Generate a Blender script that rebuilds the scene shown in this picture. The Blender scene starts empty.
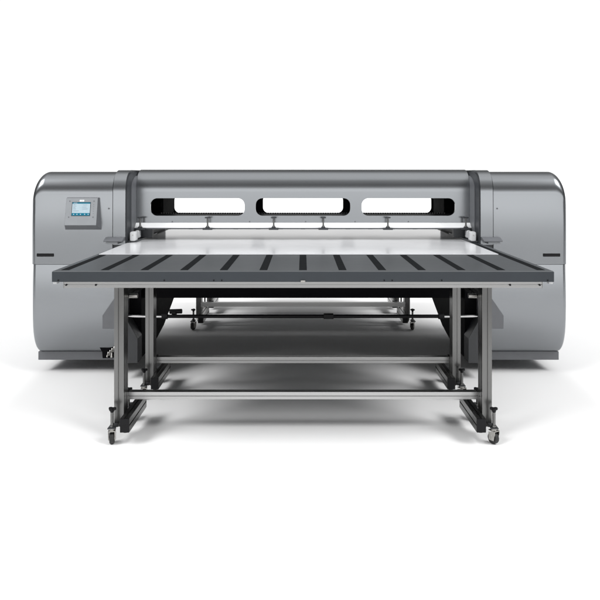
import bpy, bmesh, math, random
from mathutils import Vector, Matrix
random.seed(4)
S = bpy.context.scene
COL = S.collection

# ------------------------------------------------------------------ camera
cam = bpy.data.cameras.new("camera")
co = bpy.data.objects.new("camera", cam); COL.objects.link(co)
co.location = (0, 0, 1.42); co.rotation_euler = (math.radians(90), 0, 0)
cam.sensor_width = 36.0; cam.lens = 36.0 * 683 / 600
cam.shift_x = -3.0 / 600; cam.shift_y = -124.0 / 600
cam.clip_start = 0.05; cam.clip_end = 3000
S.camera = co
S.view_settings.view_transform = 'Standard'
S.view_settings.look = 'None'
S.view_settings.exposure = 0.0
S.view_settings.gamma = 1.0

# ------------------------------------------------------------------ studio light (white sweep behind, unseen glow added overhead, in front and at the sides)
W = bpy.data.worlds.new("World"); S.world = W; W.use_nodes = True
nt = W.node_tree; nt.nodes.clear()
def N(t, **k):
    n = nt.nodes.new(t)
    for a, b in k.items(): setattr(n, a, b)
    return n
tc = N('ShaderNodeTexCoord'); sp = N('ShaderNodeSeparateXYZ')
nt.links.new(tc.outputs['Generated'], sp.inputs[0])
MAXV = 12.0
def ramp(stops):
    r = N('ShaderNodeValToRGB'); e = r.color_ramp.elements
    while len(e) > 1: e.remove(e[-1])
    e[0].position = stops[0][0]; v = stops[0][1] / MAXV; e[0].color = (v, v, v, 1)
    for p, v in stops[1:]:
        q = e.new(p); v /= MAXV; q.color = (v, v, v, 1)
    return r
# value against sin(elevation)
def elev(stops): return ramp([((z + 1) / 2, v) for z, v in stops])
CAP = [(.80, .50), (.90, 1.3), (1.0, 1.45)]   # broad soft overhead
front = elev([(-1, .05), (-.20, .05), (-.09, .25), (-.03, 3.5), (.07, 3.7), (.15, .20), (.42, .16), (.60, .38)] + CAP)
side = elev([(-1, .05), (-.10, .05), (.42, .08), (.60, .28)] + CAP)
back = elev([(-.2, 1.06), (.27, 1.06), (.34, .12), (.70, .08)] + CAP)
mz = N('ShaderNodeMapRange'); mz.inputs['From Min'].default_value = -1; mz.inputs['From Max'].default_value = 1
nt.links.new(sp.outputs['Z'], mz.inputs['Value'])
for r in (front, side, back): nt.links.new(mz.outputs[0], r.inputs[0])
mr = N('ShaderNodeMapRange', interpolation_type='SMOOTHSTEP')
mr.inputs['From Min'].default_value = 0.60; mr.inputs['From Max'].default_value = 0.84
nt.links.new(sp.outputs['Y'], mr.inputs['Value'])
# unseen low strip added behind the camera to brighten upright faces; sides stay dim
ax = N('ShaderNodeMath', operation='ABSOLUTE'); nt.links.new(sp.outputs['X'], ax.inputs[0])
fr = N('ShaderNodeMapRange', interpolation_type='SMOOTHSTEP')
fr.inputs['From Min'].default_value = 0.44; fr.inputs['From Max'].default_value = 0.62
nt.links.new(ax.outputs[0], fr.inputs['Value'])
fm = N('ShaderNodeMix', data_type='RGBA')
nt.links.new(fr.outputs[0], fm.inputs[0]); nt.links.new(front.outputs[0], fm.inputs[6]); nt.links.new(side.outputs[0], fm.inputs[7])
mx = N('ShaderNodeMix', data_type='RGBA')
nt.links.new(mr.outputs[0], mx.inputs[0]); nt.links.new(fm.outputs[2], mx.inputs[6]); nt.links.new(back.outputs[0], mx.inputs[7])
bg = N('ShaderNodeBackground'); bg.inputs['Strength'].default_value = MAXV
wo = N('ShaderNodeOutputWorld')
# two unseen strip lights added high left and right to whiten the floor
SBL = 15.0
ab = N('ShaderNodeMath', operation='ABSOLUTE'); nt.links.new(sp.outputs['X'], ab.inputs[0])
def step(sock, a, b, lo=0.0, hi=1.0):
    r = N('ShaderNodeMapRange', interpolation_type='SMOOTHSTEP')
    for k, v in (('From Min', a), ('From Max', b), ('To Min', lo), ('To Max', hi)): r.inputs[k].default_value = v
    nt.links.new(sock, r.inputs['Value']); return r.outputs[0]
def mul(a, b):
    r = N('ShaderNodeMath', operation='MULTIPLY'); nt.links.new(a, r.inputs[0]); nt.links.new(b, r.inputs[1]); return r.outputs[0]
box_x = mul(step(ab.outputs[0], .44, .54), step(ab.outputs[0], .66, .76, 1, 0))
box_y = mul(step(sp.outputs['Y'], -.64, -.46), step(sp.outputs['Y'], -.15, .03, 1, 0))
box_z = step(sp.outputs['Z'], .15, .30, 0, SBL / MAXV)
sb = mul(mul(box_x, box_y), box_z)
ad = N('ShaderNodeVectorMath', operation='ADD')
nt.links.new(mx.outputs[2], ad.inputs[0]); nt.links.new(sb, ad.inputs[1])
nt.links.new(ad.outputs[0], bg.inputs['Color']); nt.links.new(bg.outputs[0], wo.inputs[0])
W.cycles.sampling_method = 'MANUAL'; W.cycles.sample_map_resolution = 1024

# ------------------------------------------------------------------ materials
def mat(name, col, metal=0.0, rough=0.5, var=0.06, scale=18.0, bump=0.0, bscale=400.0, coat=0.0, emit=0.0, stretch=None, spec=0.5, rvar=0.08):
    m = bpy.data.materials.new(name); m.use_nodes = True
    t = m.node_tree; b = t.nodes['Principled BSDF']
    b.inputs['Metallic'].default_value = metal; b.inputs['Roughness'].default_value = rough
    b.inputs['Coat Weight'].default_value = coat; b.inputs['Coat Roughness'].default_value = 0.15
    b.inputs['Specular IOR Level'].default_value = spec
    c = t.nodes.new('ShaderNodeTexCoord'); mp = t.nodes.new('ShaderNodeMapping')
    if stretch: mp.inputs['Scale'].default_value = stretch
    t.links.new(c.outputs['Object'], mp.inputs[0])
    n = t.nodes.new('ShaderNodeTexNoise'); n.inputs['Scale'].default_value = scale; n.inputs['Detail'].default_value = 5
    t.links.new(mp.outputs[0], n.inputs['Vector'])
    r = t.nodes.new('ShaderNodeValToRGB'); e = r.color_ramp.elements
    e[0].position = .3; e[1].position = .7
    e[0].color = tuple(x * (1 - var) for x in col) + (1,); e[1].color = tuple(min(1, x * (1 + var)) for x in col) + (1,)
    t.links.new(n.outputs['Fac'], r.inputs[0]); t.links.new(r.outputs[0], b.inputs['Base Color'])
    rr = t.nodes.new('ShaderNodeMapRange')
    rr.inputs['To Min'].default_value = max(0.02, rough - rvar); rr.inputs['To Max'].default_value = rough + rvar
    t.links.new(n.outputs['Fac'], rr.inputs[0]); t.links.new(rr.outputs[0], b.inputs['Roughness'])
    if bump:
        n2 = t.nodes.new('ShaderNodeTexNoise'); n2.inputs['Scale'].default_value = bscale
        t.links.new(mp.outputs[0], n2.inputs['Vector'])
        bp = t.nodes.new('ShaderNodeBump'); bp.inputs['Strength'].default_value = bump; bp.inputs['Distance'].default_value = 0.002
        t.links.new(n2.outputs['Fac'], bp.inputs['Height']); t.links.new(bp.outputs[0], b.inputs['Normal'])
    if emit:
        t.links.new(r.outputs[0], b.inputs['Emission Color']); b.inputs['Emission Strength'].default_value = emit
    return m
M = {
 'silver': mat('silver_paint', (.225, .235, .246), .92, .25, .012, 3, rvar=.012),
 'silver_low': mat('silver_paint_lower', (.225, .235, .246), .92, .25, .012, 3, rvar=.012),
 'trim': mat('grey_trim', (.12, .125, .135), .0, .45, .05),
 'charcoal': mat('charcoal_plastic', (.028, .031, .036), .0, .42, .08),
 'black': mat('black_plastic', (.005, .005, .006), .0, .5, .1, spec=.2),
 'deck': mat('deck_powder_coat', (.078, .084, .09), .25, .36, .05, 9, rvar=.04),
 'slot': mat('rubber_strip', (.005, .006, .007), .0, .75, .1, spec=.1),
 'edge': mat('edge_powder_coat', (.028, .034, .041), .2, .45, .05, 9, rvar=.04),
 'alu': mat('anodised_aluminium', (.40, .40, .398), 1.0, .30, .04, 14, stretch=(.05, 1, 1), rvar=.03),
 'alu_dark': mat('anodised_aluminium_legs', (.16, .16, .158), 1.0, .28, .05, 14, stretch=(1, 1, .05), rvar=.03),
 'steel': mat('polished_steel', (.6, .6, .6), 1.0, .18, .04, 40),
 'zinc': mat('zinc_plated_steel', (.42, .41, .39), 1.0, .3, .15, 60),
 'white': mat('white_plastic', (.62, .63, .64), .0, .3, .02),
 'rail': mat('white_rail', (.86, .87, .88), .0, .3, .02),
 'sheet': mat('white_sheet', (.70, .71, .73), .0, .16, .012, 3, coat=.3, rvar=.04),
 'floor': mat('white_studio_floor', (.90, .90, .90), .0, .20, .006, 1.3, rvar=.04, spec=.0),
 'pedestal': mat('dark_grey_steel', (.040, .042, .045), .1, .5, .08),
 'rubber': mat('caster_rubber', (.012, .012, .012), .0, .6, .2),
 'screen': mat('screen_white', (.36, .45, .50), .0, .2, .03, 60, emit=.16),
 'teal': mat('screen_teal', (.008, .11, .17), .0, .2, .05, 60, emit=.45),
 'ink': mat('screen_text', (.20, .25, .30), .0, .3, .05, emit=.2),
 'panel_face': mat('panel_face', (.25, .262, .276), .0, .4, .03),
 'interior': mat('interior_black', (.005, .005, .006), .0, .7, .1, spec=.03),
 'logo': mat('badge_white', (.85, .87, .88), .0, .3, .02),
}

# ------------------------------------------------------------------ mesh helpers
def sharpen(bm, deg=32):
    lim = math.radians(deg)
    for f in bm.faces: f.smooth = True
    for e in bm.edges:
        e.smooth = not (len(e.link_faces) != 2 or e.calc_face_angle(9) > lim)
class MB:
    def __init__(s): s.bm = bmesh.new()
    def _take(s, t, bevel=0.0, seg=2):
        bmesh.ops.recalc_face_normals(t, faces=t.faces)
        if bevel:
            ed = [e for e in t.edges if len(e.link_faces) == 2 and e.calc_face_angle(0) > .5]
            bmesh.ops.bevel(t, geom=ed, offset=bevel, segments=seg, profile=.5, affect='EDGES', clamp_overlap=True)
        me = bpy.data.meshes.new("tmp"); t.to_mesh(me); t.free()
        s.bm.from_mesh(me); bpy.data.meshes.remove(me); return s
    def prism(s, poly, axis, a, b, bevel=0.0, seg=2):
        t = bmesh.new()
        def P(p, c): return {'x': (c, p[0], p[1]), 'y': (p[0], c, p[1]), 'z': (p[0], p[1], c)}[axis]
        A = [t.verts.new(P(p, a)) for p in poly]; B = [t.verts.new(P(p, b)) for p in poly]
        n = len(poly)
        t.faces.new(A); t.faces.new(B[::-1])
        for i in range(n): t.faces.new((A[i], B[i], B[(i + 1) % n], A[(i + 1) % n]))
        return s._take(t, bevel, seg)
    def box(s, x0, x1, y0, y1, z0, z1, bevel=0.0, seg=2):
        return s.prism([(x0, y0), (x1, y0), (x1, y1), (x0, y1)], 'z', z0, z1, bevel, seg)
    def cyl(s, p0, p1, r0, r1=None, n=24, bevel=0.0):
        r1 = r0 if r1 is None else r1
        p0, p1 = Vector(p0), Vector(p1); d = (p1 - p0).normalized()
        u = d.orthogonal().normalized(); v = d.cross(u)
        t = bmesh.new()
        A = [t.verts.new(p0 + r0 * (u * math.cos(k * 2 * math.pi / n) + v * math.sin(k * 2 * math.pi / n))) for k in range(n)]
        B = [t.verts.new(p1 + r1 * (u * math.cos(k * 2 * math.pi / n) + v * math.sin(k * 2 * math.pi / n))) for k in range(n)]
        t.faces.new(A); t.faces.new(B[::-1])
        for i in range(n): t.faces.new((A[i], B[i], B[(i + 1) % n], A[(i + 1) % n]))
        return s._take(t, bevel)
    def tube(s, pts, r, n=10):
        for a, b in zip(pts, pts[1:]): s.cyl(a, b, r, n=n)
        return s
    def faces(s, verts, faces, bevel=0.0):
        t = bmesh.new(); V = [t.verts.new(v) for v in verts]
        for f in faces: t.faces.new([V[i] for i in f])
        return s._take(t, bevel)
    def xform(s, m): bmesh.ops.transform(s.bm, matrix=m, verts=s.bm.verts); return s
    def build(s, name, m, parent=None, deg=32):
        off = Vector((0, 0, 0)); p = parent
        while p is not None: off += p.location; p = p.parent
        bmesh.ops.translate(s.bm, vec=-off, verts=s.bm.verts)
        sharpen(s.bm, deg)
        me = bpy.data.meshes.new(name); s.bm.to_mesh(me); s.bm.free()
        o = bpy.data.objects.new(name, me); me.materials.append(m); COL.objects.link(o)
        w = o.modifiers.new('weighted_normal', 'WEIGHTED_NORMAL'); w.keep_sharp = True; w.weight = 90
        if parent: o.parent = parent
        return o
def tag(o, label=None, cat=None, group=None, kind=None):
    for k, v in (('label', label), ('category', cat), ('group', group), ('kind', kind)):
        if v: o[k] = v
    return o
def empty(name, loc):
    o = bpy.data.objects.new(name, None); COL.objects.link(o); o.location = loc; o.empty_display_size = .1; return o
def copy_tree(o, parent=None):
    c = o.copy(); COL.objects.link(c); c.parent = parent
    for ch in list(o.children): copy_tree(ch, c)
    return c
def slotted(cx, cz, w, h, nw, nh, slot=.009, dep=.007):
    """outline of an extruded T-slot profile: nw slots on the width sides, nh on the height sides"""
    def side(L, n):
        out = [(-L / 2, 0)]
        for i in range(n):
            c = -L / 2 + L * (i + .5) / n
            out += [(c - slot / 2, 0), (c - slot / 2, dep), (c + slot / 2, dep), (c + slot / 2, 0)]
        return out
    P = []
    for (L, n, rot, o) in ((w, nw, 0, h / 2), (h, nh, 1, w / 2), (w, nw, 2, h / 2), (h, nh, 3, w / 2)):
        for a, d in side(L, n):
            x, y = a, -o + d
            for _ in range(rot): x, y = -y, x
            P.append((cx + x, cz + y))
    return P
def rrect(x0, x1, z0, z1, r, n=8):
    P = []
    for cx, cz, a in ((x1 - r, z1 - r, 0), (x0 + r, z1 - r, 90), (x0 + r, z0 + r, 180), (x1 - r, z0 + r, 270)):
        for k in range(n + 1):
            t = math.radians(a + 90 * k / n); P.append((cx + r * math.cos(t), cz + r * math.sin(t)))
    return P
def sm(a, b, x):
    t = max(0, min(1, (x - a) / (b - a))); return t * t * (3 - 2 * t)

# ------------------------------------------------------------------ setting
f = MB(); f.faces([(-300, .6, 0), (300, .6, 0), (300, 600, 0), (-300, 600, 0)], [(0, 1, 2, 3)])
tag(f.build('floor', M['floor']), kind='structure')

# ------------------------------------------------------------------ printer
printer = empty('wide_format_printer', (0, 5.5, 0))
tag(printer, 'wide silver grey printer with three window slots and small touch screen behind the front table', 'printer')
YF, YR = 4.87, 6.25
def roll(ry, rz, n=16):
    "soft roll-over from an upright face to a flat top: (set back, rise) pairs whose bend grows gently"
    y = z = 0; P = [(0, 0)]; K = 400
    for k in range(K):
        t = math.pi / 2 * ((k + .5) / K) ** 1.7; y += math.sin(t); z += math.cos(t)
        if (k + 1) % (K // n) == 0: P.append((y, z))
    return [(a / y * ry, b / z * rz) for a, b in P]
def section_top(yf, yr, zb, zt, ry, rz, bow=.0, n=12, nface=8):
    P = []
    zs = zt - rz
    for k in range(nface):
        t = k / nface; z = zb + (zs - zb) * t
        P.append((yf + bow * (2 * t - 1) ** 2 * (0 if t < .5 else .8), z))
    C = roll(ry, rz)
    for k, (a, b) in enumerate(C): P.append((yf + bow * .8 * (1 - k / (len(C) - 1)) + a, zs + b))
    for a, b in C[::-1]: P.append((yr - a, zs + b))
    P.append((yr, zb)); return P
def loft(mb, prof, stations, deform):
    t = bmesh.new(); R = []
    for x in stations: R.append([t.verts.new(deform(x, y, z)) for y, z in prof])
    n = len(prof)
    for i in range(len(R) - 1):
        for k in range(n):
            t.faces.new((R[i][k], R[i][(k + 1) % n], R[i + 1][(k + 1) % n], R[i + 1][k]))
    t.faces.new(R[0]); t.faces.new(R[-1][::-1]); mb._take(t)
ZB, ZT = .79, 1.452
prof_up = section_top(YF, YR, ZB, ZT, .17, .175, bow=.006)
def stations(xi, xo, a, n=14):
    sgn = 1 if xo > xi else -1
    s0 = [xi, xi + (xo - sgn * a - xi) * .5, xo - sgn * a]
    return s0 + [xo - sgn * a + sgn * a * math.sin(math.pi / 2 * k / n) for k in range(1, n + 1)]
def top_deform(xo, a=.088, b=.135, zb=ZB, zt=ZT):
    sgn = 1 if xo > 0 else -1
    def D(x, y, z):
        t = max(0, (abs(x) - (abs(xo) - a)) / a); t = min(1, t)
        dr = b * (1 - math.sqrt(max(0, 1 - t * t)))
        w = sm(zb + .10, zt - .10, z)
        t2 = max(0, (abs(x) - (abs(xo) - .03)) / .03); t2 = min(1, t2)
        push = .03 * (1 - math.sqrt(max(0, 1 - t2 * t2)))
        return (x, y + push * (1 if y < 5.5 else -1), z - dr * w)
    return D
PB = .146
def low_profile():
    P = []
    # convex front panel: leans back at the top, curls under at the bottom
    z0, z1 = PB, .786
    pts = [(0, .088), (.008, .070), (.022, .054), (.045, .039), (.075, .028), (.12, .018), (.18, .010), (.25, .004), (.34, 0), (.42, .0005), (.50, .003), (.57, .0065), (.640, .011)]
    for dz, dy in pts: P.append((YF + .002 + dy, z0 + dz))
    P.append((YR - .02, z1)); P.append((YR - .02, .42)); P.append((YR - .25, PB)); return P
def low_deform(xo, a=.05, b=.09):
    def D(x, y, z):
        t = min(1, max(0, (abs(x) - (abs(xo) - a)) / a))
        rise = b * (1 - math.sqrt(max(0, 1 - t * t)))
        w = 1 - sm(PB, PB + .26, z)
        t2 = min(1, max(0, (abs(x) - (abs(xo) - .03)) / .03))
        push = .03 * (1 - math.sqrt(max(0, 1 - t2 * t2)))
        return (x, y + (push if y < 5.5 else -push), z + rise * w)
    return D
def socket(cx, z):  # helper for screws
    m = MB(); m.cyl((cx, YF + .002, z), (cx, YF - .004, z), .006, n=12); return m
SIDES = ((-1, -1.940, -1.924), (1, 1.887, 1.859))
for sg, xo, xpl in SIDES:
    m = MB(); loft(m, prof_up, stations(sg * 1.359, xo, .088), top_deform(xo))
    cover = m.build('side_cover', M['silver'], printer)
    # dark handle slot low on the cover
    hx = -1.837 if sg < 0 else 1.772
    h = MB()
    h.prism(rrect(hx - .062, hx + .062, .845, .868, .004, 3), 'y', YF - .0015, YF + .02, .001)
    h.build('recessed_handle', M['black'], cover)
    sc = MB(); sc.cyl((sg * 1.385, YF + .01, 1.188), (sg * 1.385, YF - .002, 1.188), .006, n=12)
    sc.build('screw', M['trim'], cover)
    # inner end panel beside the seam, a little taller
    pr = section_top(YF - .002, YR, .93, ZT + .012, .175, .18, bow=.005)
    m = MB(); loft(m, pr, [sg * 1.3545, sg * 1.2665], lambda x, y, z: (x, y, z))
    m.build('end_panel', M['silver'], printer)
    pr = section_top(YF + .012, YR - .01, .90, ZT - .004, .17, .175)
    m = MB(); m.prism(pr, 'x', sg * 1.361, sg * 1.2570)
    ip = m.build('inner_side_plate', M['charcoal'], printer)
    # ribs running up the inner side plate
    r = MB()
    pr2 = section_top(YF + .12, YR - .03, .97, ZT - .03, .16, .165)
    r.prism(pr2, 'x', sg * 1.2575, sg * 1.2510)
    r.build('guard_strip', M['trim'], ip)
    # lower panel and plinth
    m = MB(); loft(m, low_profile(), stations(sg * 1.293, xo * .9995, .05), low_deform(xo * .9995))
    low = m.build('lower_panel', M['silver_low'], printer)
    m = MB(); m.box(min(sg * 1.293, xpl), max(sg * 1.293, xpl), 4.962, 6.0, .084, PB - .001, .003)
    m.build('plinth', M['trim'], printer)
    g = MB(); xa, xb = sorted((sg * 1.30, xo - sg * .012)); g.box(xa, xb, YF + .022, YR - .03, .7855, .7905)
    g.build('seam_gasket', M['black'], printer)
    # levelling feet
    for fx, fy in ((1.345, 5.07), (1.74, 5.62), (1.345, 5.9), (1.74, 5.9)):
        m = MB(); m.cyl((sg * fx, fy, 0), (sg * fx, fy, .014), .032, .026, 20); m.cyl((sg * fx, fy, .012), (sg * fx, fy, .10), .010, n=12)
        m.build('levelling_foot', M['black'], printer)
    # roller end housing on the panel
    poly = [(1.245, .36), (1.392, .36), (1.392, .452), (1.30, .585), (1.245, .60)]
    m = MB(); m.prism([(sg * a, b) for a, b in poly], 'y', 4.735, 4.90, .004)
    m.build('roller_housing', M['trim'], printer)
    # pedestal with chamfered front
    poly = [(1.155, .113), (1.29, .113), (1.29, .44), (1.245, .44), (1.155, .285)]
    m = MB(); m.prism([(sg * a, b) for a, b in poly], 'y', 4.77, 4.90, .003)
    m.build('pedestal', M['pedestal'], printer)
    # inner frame plate: side profile seen from between the table legs
    poly = [(4.90, .113), (5.31, .113), (5.70, .176), (6.14, .32), (6.22, .52), (6.22, .88), (4.90, .88)]
    a, b = sorted((sg * 1.16, sg * 1.289))
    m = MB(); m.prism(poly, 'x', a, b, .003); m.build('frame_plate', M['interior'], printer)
    # ledge beside the bed with a white stop under it
    a, b = sorted((sg * 1.268, sg * 1.40))
    m = MB(); m.prism([(YF - .085, .958), (YF - .002, .962), (YF - .002, .985), (YF - .03, .985), (YF - .085, .967)], 'x', a, b, .003)
    led = m.build('side_ledge', M['trim'], printer)
    a, b = sorted((sg * 1.30, sg * 1.385))
    m = MB(); m.box(a, b, YF - .075, YF - .004, .942, .9575, .003); m.build('ledge_stop', M['panel_face'], led)
    # white roller guides at the bed's edge
    for gx, gy, gz0, gz1, gw in ((1.222, 4.93, .950, 1.020, .021), (1.222, 5.055, .960, 1.020, .015)):
        m = MB(); m.prism(rrect(sg * gx - gw, sg * gx + gw, gz0, gz1, .012, 5), 'y', gy - .03, gy + .035, .005)
        gd = m.build('roller_guide', M['white'], printer)
        m = MB(); m.cyl((sg * gx, gy - .034, gz0 + .045), (sg * gx, gy - .028, gz0 + .045), .004, n=10); m.build('screw', M['zinc'], gd)
    m = MB(); m.box(min(sg * 1.195, sg * 1.256), max(sg * 1.195, sg * 1.256), 4.90, 5.60, .9405, .956, .002)
    m.box(min(sg * 1.13, sg * 1.245), max(sg * 1.13, sg * 1.245), 5.12, 5.18, .957, 1.03, .004)
    m.build('guide_block', M['charcoal'], printer)

# power inlet recess with coiled air fittings on the lower left
m = MB(); m.prism([(-1.484, .220), (-1.345, .220), (-1.345, .112), (-1.442, .108), (-1.446, .155)], 'y', YF + .044, YF + .20, .002)
inl = m.build('inlet_recess', M['interior'], printer)
m = MB()
for k in range(5):
    c = Vector((-1.402 + .014 * k, YF + .032, .138 + .013 * k)); pts = []
    for j in range(13):
        a = j * math.pi / 6; pts.append(c + Vector((.004 * math.cos(a), .016 * math.sin(a) * .5, .017 * math.sin(a + .8))))
    m.tube(pts, .0035, 8)
m.cyl((-1.372, YF + .03, .120), (-1.372, YF + .03, .155), .011, .008, 14)
m.build('coiled_hose', M['zinc'], inl)

# gantry cover
def holed_wall(mb, outer, holes, y0, y1):
    t = bmesh.new(); ed = []
    for L in [outer] + holes:
        V = [t.verts.new((x, y0, z)) for x, z in L]
        for i in range(len(V)): ed.append(t.edges.new((V[i], V[(i + 1) % len(V)])))
    bmesh.ops.triangle_fill(t, use_beauty=True, edges=ed)
    r = bmesh.ops.extrude_face_region(t, geom=t.faces[:])
    bmesh.ops.translate(t, vec=(0, y1 - y0, 0), verts=[v for v in r['geom'] if isinstance(v, bmesh.types.BMVert)])
    mb._take(t)
GX, GF, GR, GB, GT = 1.2505, 5.12, 6.08, 1.071, 1.470
RZ, RY = .168, .18
wins = [(-1.144, -.437), (-.356, .356), (.439, 1.141)]
holes = [rrect(a, b, 1.1217, 1.2536, .052) for a, b in wins]
m = MB(); holed_wall(m, [(-GX, GB), (GX, GB), (GX, GT - RZ), (-GX, GT - RZ)], holes, GF, GF + .018)
gc = m.build('gantry_front', M['silver'], printer)
o_, i_ = [], []
for a, b in roll(RY, RZ): o_.append((GF + a, GT - RZ + b))
for a, b in roll(RY - .018, RZ - .018): i_.append((GF + .018 + a, GT - RZ + b))
for a, b in roll(RY, RZ)[::-1]: o_.append((GR - a, GT - RZ + b))
for a, b in roll(RY - .018, RZ - .018)[::-1]: i_.append((GR - .018 - a, GT - RZ + b))
m = MB(); m.prism(o_ + i_[::-1], 'x', -GX, GX)
m.build('gantry_top', M['silver'], printer)
m = MB(); holed_wall(m, [(-GX, 1.03), (GX, 1.03), (GX, GT - RZ), (-GX, GT - RZ)], [rrect(a, b, 1.092, 1.2536, .05) for a, b in wins], GR - .018, GR)
m.build('gantry_back', M['interior'], printer)
m = MB(); m.box(-GX, GX, GF + .0185, 5.50, 1.05, 1.1185, .003); m.build('carriage_beam', M['trim'], printer)
m = MB()
for k in range(120):
    x = -1.14 + 2.28 * k / 119; m.box(x - .0055, x + .0055, 5.46, 5.495, 1.1185, 1.126)
m.build('toothed_belt', M['black'], printer)
m = MB(); m.box(-1.24, -1.13, 5.52, 5.98, 1.10, 1.38, .01); m.box(-1.22, -1.14, 5.50, 5.53, 1.16, 1.33, .006); m.build('print_carriage', M['interior'], printer)
m = MB(); m.box(1.14, 1.24, 5.52, 5.98, 1.10, 1.38, .01); m.build('service_station', M['interior'], printer)

# white clamp rail under the gantry cover, T handles, screws
m = MB(); m.prism([(GF - .050, 1.0345), (GF - .050, 1.0385), (GF - .006, 1.0700), (GF + .03, 1.0700), (GF + .03, 1.0345)], 'x', -GX, GX, .001); rail = m.build('clamp_rail', M['rail'], printer)
m = MB(); m.box(-GX, GX, GF - .046, GF + .03, 1.026, 1.034, .001); m.build('rail_shadow_strip', M['trim'], rail)
for x in (-1.205, -.706, -.217, .150, .628, 1.205):
    y = GF - .066
    m = MB(); m.cyl((x, y, 1.026), (x, y, 1.108), .0065, n=14)
    m.cyl((x, y, 1.040), (x, y, 1.052), .011, n=14)
    c = m.build('clamp_handle', M['alu_dark'], printer)
    k = MB(); k.box(x - .020, x + .020, y - .008, y + .008, 1.107, 1.117, .003); k.build('grip', M['charcoal'], c)
    k = MB(); k.box(x - .036, x + .036, y - .014, GF - .0505, 1.022, 1.036, .003); k.box(x - .016, x + .016, y - .014, y + .014, 1.036, 1.044, .003); k.build('clamp_foot', M['charcoal'], c)
for x in (-.98, -.40, .02, .39, .79):
    m = MB(); m.cyl((x, GF + .005, 1.078), (x, GF - .003, 1.078), .005, n=12); m.build('screw', M['trim'], gc)

# bed and belly
m = MB(); m.box(-1.2565, 1.2565, 4.862, 6.10, .88, .9387, .002); m.build('print_bed', M['edge'], printer)
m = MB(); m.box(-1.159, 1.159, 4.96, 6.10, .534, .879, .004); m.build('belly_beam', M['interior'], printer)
m = MB(); m.cyl((-.96, 4.82, .430), (.965, 4.82, .430), .0125, n=24); bar = m.build('shaded_media_bar', M['black'], printer)  # shade along the steel bar's middle is put in as black
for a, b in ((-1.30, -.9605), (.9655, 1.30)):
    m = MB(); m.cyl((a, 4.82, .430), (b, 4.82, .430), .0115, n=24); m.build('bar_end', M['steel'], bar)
m = MB(); m.box(.145, .215, 4.795, 4.845, .415, .447, .004); m.build('bar_sensor', M['black'], bar)
for sg in (-1, 1):
    m = MB(); m.cyl((sg * .955, 4.82, .430), (sg * .995, 4.82, .430), .020, n=20); m.build('bar_collar', M['black'], bar)
m = MB(); m.cyl((-.95, 4.86, .455), (-.86, 4.86, .458), .017, n=16, bevel=.004); m.box(-.93, -.90, 4.83, 4.88, .425, .46, .004); m.build('latch_handle', M['black'], bar)

# control panel
cp = empty('control_panel', (-.0, -.0, .0)); cp.parent = printer
cp.location = Vector((-1.57, 4.84, 1.15)) - Vector(printer.location)
TL, TR = Vector((-1.680, 4.852, 1.264)), Vector((-1.455, 4.852, 1.264))
BL, BR = Vector((-1.676, 4.797, 1.072)), Vector((-1.455, 4.797, 1.072))
nrm = (BL - TL).cross(TR - TL).normalized()
if nrm.y > 0: nrm = -nrm
V = [TL, TR, BR, BL, Vector((-1.684, 4.90, 1.270)), Vector((-1.450, 4.90, 1.270)), Vector((-1.428, 4.90, 1.024)), Vector((-1.702, 4.90, 1.024))]
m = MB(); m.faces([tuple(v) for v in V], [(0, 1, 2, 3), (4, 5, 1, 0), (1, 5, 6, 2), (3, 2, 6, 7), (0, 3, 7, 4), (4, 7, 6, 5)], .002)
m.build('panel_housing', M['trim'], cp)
U = (TR - TL).normalized(); Vd = (BL - TL).normalized(); Wd, Hd = (TR - TL).length, (BL - TL).length
def plate(mb, u0, u1, v0, v1, h0, h1, bevel=0.0):
    P = []
    for h in (h0, h1):
        for u, v in ((u0, v0), (u1, v0), (u1, v1), (u0, v1)):
            P.append(tuple(TL + U * (Wd * u) + Vd * (Hd * v) + nrm * h))
    mb.faces(P, [(0, 1, 2, 3), (7, 6, 5, 4), (0, 4, 5, 1), (1, 5, 6, 2), (2, 6, 7, 3), (3, 7, 4, 0)], bevel); return mb
m = plate(MB(), .008, .992, .008, .992, .0005, .003, .001); m.build('face_plate', M['panel_face'], cp)
m = plate(MB(), .195, .785, .155, .66, .003, .0038); m.build('screen_bezel', M['charcoal'], cp)
m = plate(MB(), .21, .77, .17, .645, .0038, .0046); m.build('screen', M['screen'], cp)
for a, b in ((.17, .215), (.555, .645)):
    m = plate(MB(), .21, .77, a, b, .0046, .0051); m.build('menu_bar', M['teal'], cp)
for (a, b, v) in ((.24, .30, .245), (.24, .34, .30), (.24, .31, .35), (.24, .33, .40), (.55, .68, .255), (.52, .66, .33), (.52, .70, .40), (.24, .42, .47)):
    plate(MB(), a, b, v, v + .014, .0046, .0050).build('text_line', M['ink'], cp)
for u in (.255, .36, .47, .60, .71): plate(MB(), u, u + .03, .585, .62, .0051, .0055).build('menu_icon', M['screen'], cp)
plate(MB(), .25, .36, .185, .20, .0051, .0055).build('text_line', M['screen'], cp)
m = plate(MB(), .43, .57, .075, .140, .003, .0042, .0006); bd = m.build('maker_badge', M['logo'], cp)
for u in (.475, .515):
    P = []
    for h in (.0042, .0046):
        for du, v in ((.012, .088), (.022, .088), (.010, .128), (.0, .128)): P.append(tuple(TL + U * (Wd * (u + du)) + Vd * (Hd * v) + nrm * h))
    MB().faces(P, [(0, 1, 2, 3), (7, 6, 5, 4), (0, 4, 5, 1), (1, 5, 6, 2), (2, 6, 7, 3), (3, 7, 4, 0)]).build('badge_stroke', M['trim'], cp)
for u, v in ((.12, .12), (.88, .12), (.88, .70), (.12, .70)):
    c = TL + U * (Wd * u) + Vd * (Hd * v)
    m = MB(); m.cyl(c + nrm * .002, c + nrm * .0045, .004, n=12); m.build('screw', M['trim'], cp)
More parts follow.
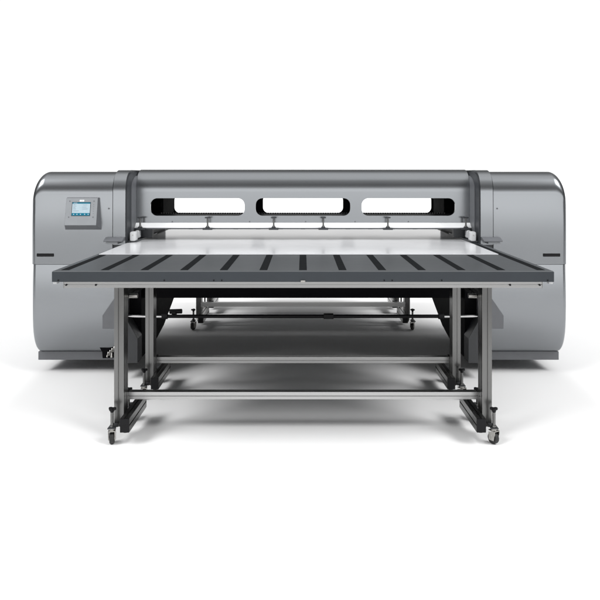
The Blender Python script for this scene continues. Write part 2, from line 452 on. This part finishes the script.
for v in (.24, .32, .40, .48, .56): plate(MB(), .865, .895, v, v + .012, .003, .0036).build('key_mark', M['trim'], cp)

# ------------------------------------------------------------------ table
table = empty('wheeled_table', (0, 4.15, 0))
tag(table, 'charcoal slotted table on aluminium legs with casters, in front of the printer', 'table', 'tables on caster legs')
T0, T1, TZ = 3.45, 4.852, .9387
m = MB(); m.prism([(T0, TZ - .053), (T0, TZ - .003), (T0 + .003, TZ), (T1, TZ), (T1, TZ - .053)], 'x', -1.266, 1.266)
top = m.build('table_top', M['deck'], table)
m = MB()
m.box(-1.2675, 1.2675, T0 - .003, T0 + .0005, TZ - .0535, TZ - .0025, .001)
m.build('front_edge', M['edge'], table)
for i in range(-6, 7):
    x = i * .203
    m = MB(); m.box(x - .020, x + .020, T0 + .045, T1 - .03, TZ - .002, TZ + .0012, .0008)
    m.build('rubber_strip', M['slot'], top)
m = MB()
prof = [(3.463, .8845), (3.463, .872), (3.468, .872), (3.468, .868), (3.463, .868), (3.463, .853), (3.51, .853), (3.51, .8845)]
m.prism(prof, 'x', -1.212, 1.212); er = m.build('edge_rail', M['alu'], table)
for sg in (-1, 1):
    m = MB(); m.box(min(sg * 1.2125, sg * 1.215), max(sg * 1.2125, sg * 1.215), 3.461, 3.512, .852, .8845, .0008); m.build('end_cap', M['alu'], er)
    for x in (1.20, 1.05):
        m = MB(); m.cyl((sg * x, 3.464, .868), (sg * x, 3.459, .868), .005, n=12); m.build('screw', M['black'], er)
    m = MB(); m.box(min(sg * 1.245, sg * 1.264), max(sg * 1.245, sg * 1.264), 3.455, 3.49, .874, .885, .001); m.build('corner_clip', M['white'], table)
    for x in (1.235, .41, .45, .70):
        m = MB(); m.cyl((sg * x, T0, TZ - .045), (sg * x, T0 - .0055, TZ - .045), .004, n=12); m.build('screw', M['black'], table)
m = MB(); m.box(-.012, .012, T0 - .012, T0 - .0025, TZ - .056, TZ - .044, .002); m.build('latch_tab', M['zinc'], table)
m = MB(); m.box(-1.20, 1.20, 3.52, 3.56, .845, .885, .002); m.box(-1.20, 1.20, 4.68, 4.74, .82, .885, .002)
m.build('cross_rail', M['pedestal'], table)
def leg_frame(y):
    "one pair of legs on foot beams joined by a low crossbar; y is the front end of the feet"
    for sg in (-1, 1):
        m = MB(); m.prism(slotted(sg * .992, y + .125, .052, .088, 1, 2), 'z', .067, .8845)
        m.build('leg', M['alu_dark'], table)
        a, b = sg * .9645, sg * .9165
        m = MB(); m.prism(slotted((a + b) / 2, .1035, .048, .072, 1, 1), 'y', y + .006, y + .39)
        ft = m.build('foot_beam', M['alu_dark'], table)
        for e in (y - .004, y + .3905):
            m = MB(); m.box(min(a, b), max(a, b), e, e + .0095, .068, .140, .002); m.build('end_cap', M['black'], ft)
        for dy in (.03, .35):
            m = MB(); m.cyl(((a + b) / 2, y + dy, .062), ((a + b) / 2, y + dy, .0675), .020, n=18); m.build('glide', M['black'], ft)
        # caster with swivel fork and a threaded levelling post above it
        for dy, turn in ((.02, .15 if sg < 0 else .55), (.36, -.4)):
            cx, cy = sg * 1.012, y + dy
            rt = empty('caster', Vector((cx, cy, 0)) - Vector(table.location)); rt.parent = table
            X = Matrix.Translation((cx, cy, 0)) @ Matrix.Rotation(turn, 4, 'Z')
            m = MB(); m.cyl((-.012, .004, .032), (.012, .004, .032), .031, n=30, bevel=.004); m.xform(X); m.build('wheel', M['rubber'], rt)
            m = MB(); m.cyl((-.014, .004, .032), (.014, .004, .032), .013, n=20); m.xform(X); m.build('hub', M['zinc'], rt)
            m = MB()
            for q in (-1, 1):
                m.prism([(-.014, .022), (.020, .022), (.022, .062), (-.022, .074), (-.022, .062)], 'x', q * .0155, q * .0185)
            m.box(-.0185, .0185, -.022, .022, .070, .075, .001); m.cyl((0, 0, .075), (0, 0, .083), .017, n=20)
            m.xform(X); m.build('fork', M['zinc'], rt)
            m = MB(); m.box(cx - .02, cx + .02, cy - .02, cy + .06, .083, .090, .002); m.build('bracket', M['pedestal'], rt)
            m = MB(); m.cyl((cx, cy, .090), (cx, cy, .100), .013, n=6); m.cyl((cx, cy, .10), (cx, cy, .172), .0085, n=16); m.build('levelling_post', M['alu_dark'], rt)
            m = MB(); m.cyl((cx, cy, .168), (cx, cy, .180), .009, .012, 16)
            for q in range(3):
                a3 = q * 2 * math.pi / 3 + .4
                m.cyl((cx + .012 * math.cos(a3), cy + .012 * math.sin(a3), .179), (cx + .012 * math.cos(a3), cy + .012 * math.sin(a3), .192), .010, n=14, bevel=.003)
            m.cyl((cx, cy, .178), (cx, cy, .191), .012, n=16); m.build('knob', M['black'], rt)
    m = MB(); m.prism(slotted(y + .20, .205, .045, .040, 1, 1, .008, .006), 'x', -.9645, .9645); m.build('crossbar', M['alu'], table)
leg_frame(3.60); leg_frame(4.33)
for sg in (-1, 1):
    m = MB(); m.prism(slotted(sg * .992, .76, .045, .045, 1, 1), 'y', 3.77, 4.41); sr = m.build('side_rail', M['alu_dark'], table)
    m = MB(); m.cyl((sg * .965, 3.80, .755), (sg * .92, 3.80, .755), .014, n=16); m.build('bolt', M['zinc'], sr)
table2 = copy_tree(table)
table2.location = (0, 6.85, 0); table2.rotation_euler = (0, 0, math.pi)
tag(table2, 'second caster table behind the printer, seen only as legs under its belly', 'table', 'tables on caster legs')

# ------------------------------------------------------------------ sheet on the bed
m = MB(); m.prism([(-1.243, 4.16), (1.190, 4.16), (1.194, 6.08), (-1.194, 6.08), (-1.194, 4.9), (-1.25, 4.85)], 'z', TZ + .0015, TZ + .0065, .001)
tag(m.build('white_sheet', M['sheet']), 'large glossy white board lying across the printer bed and the table', 'board')
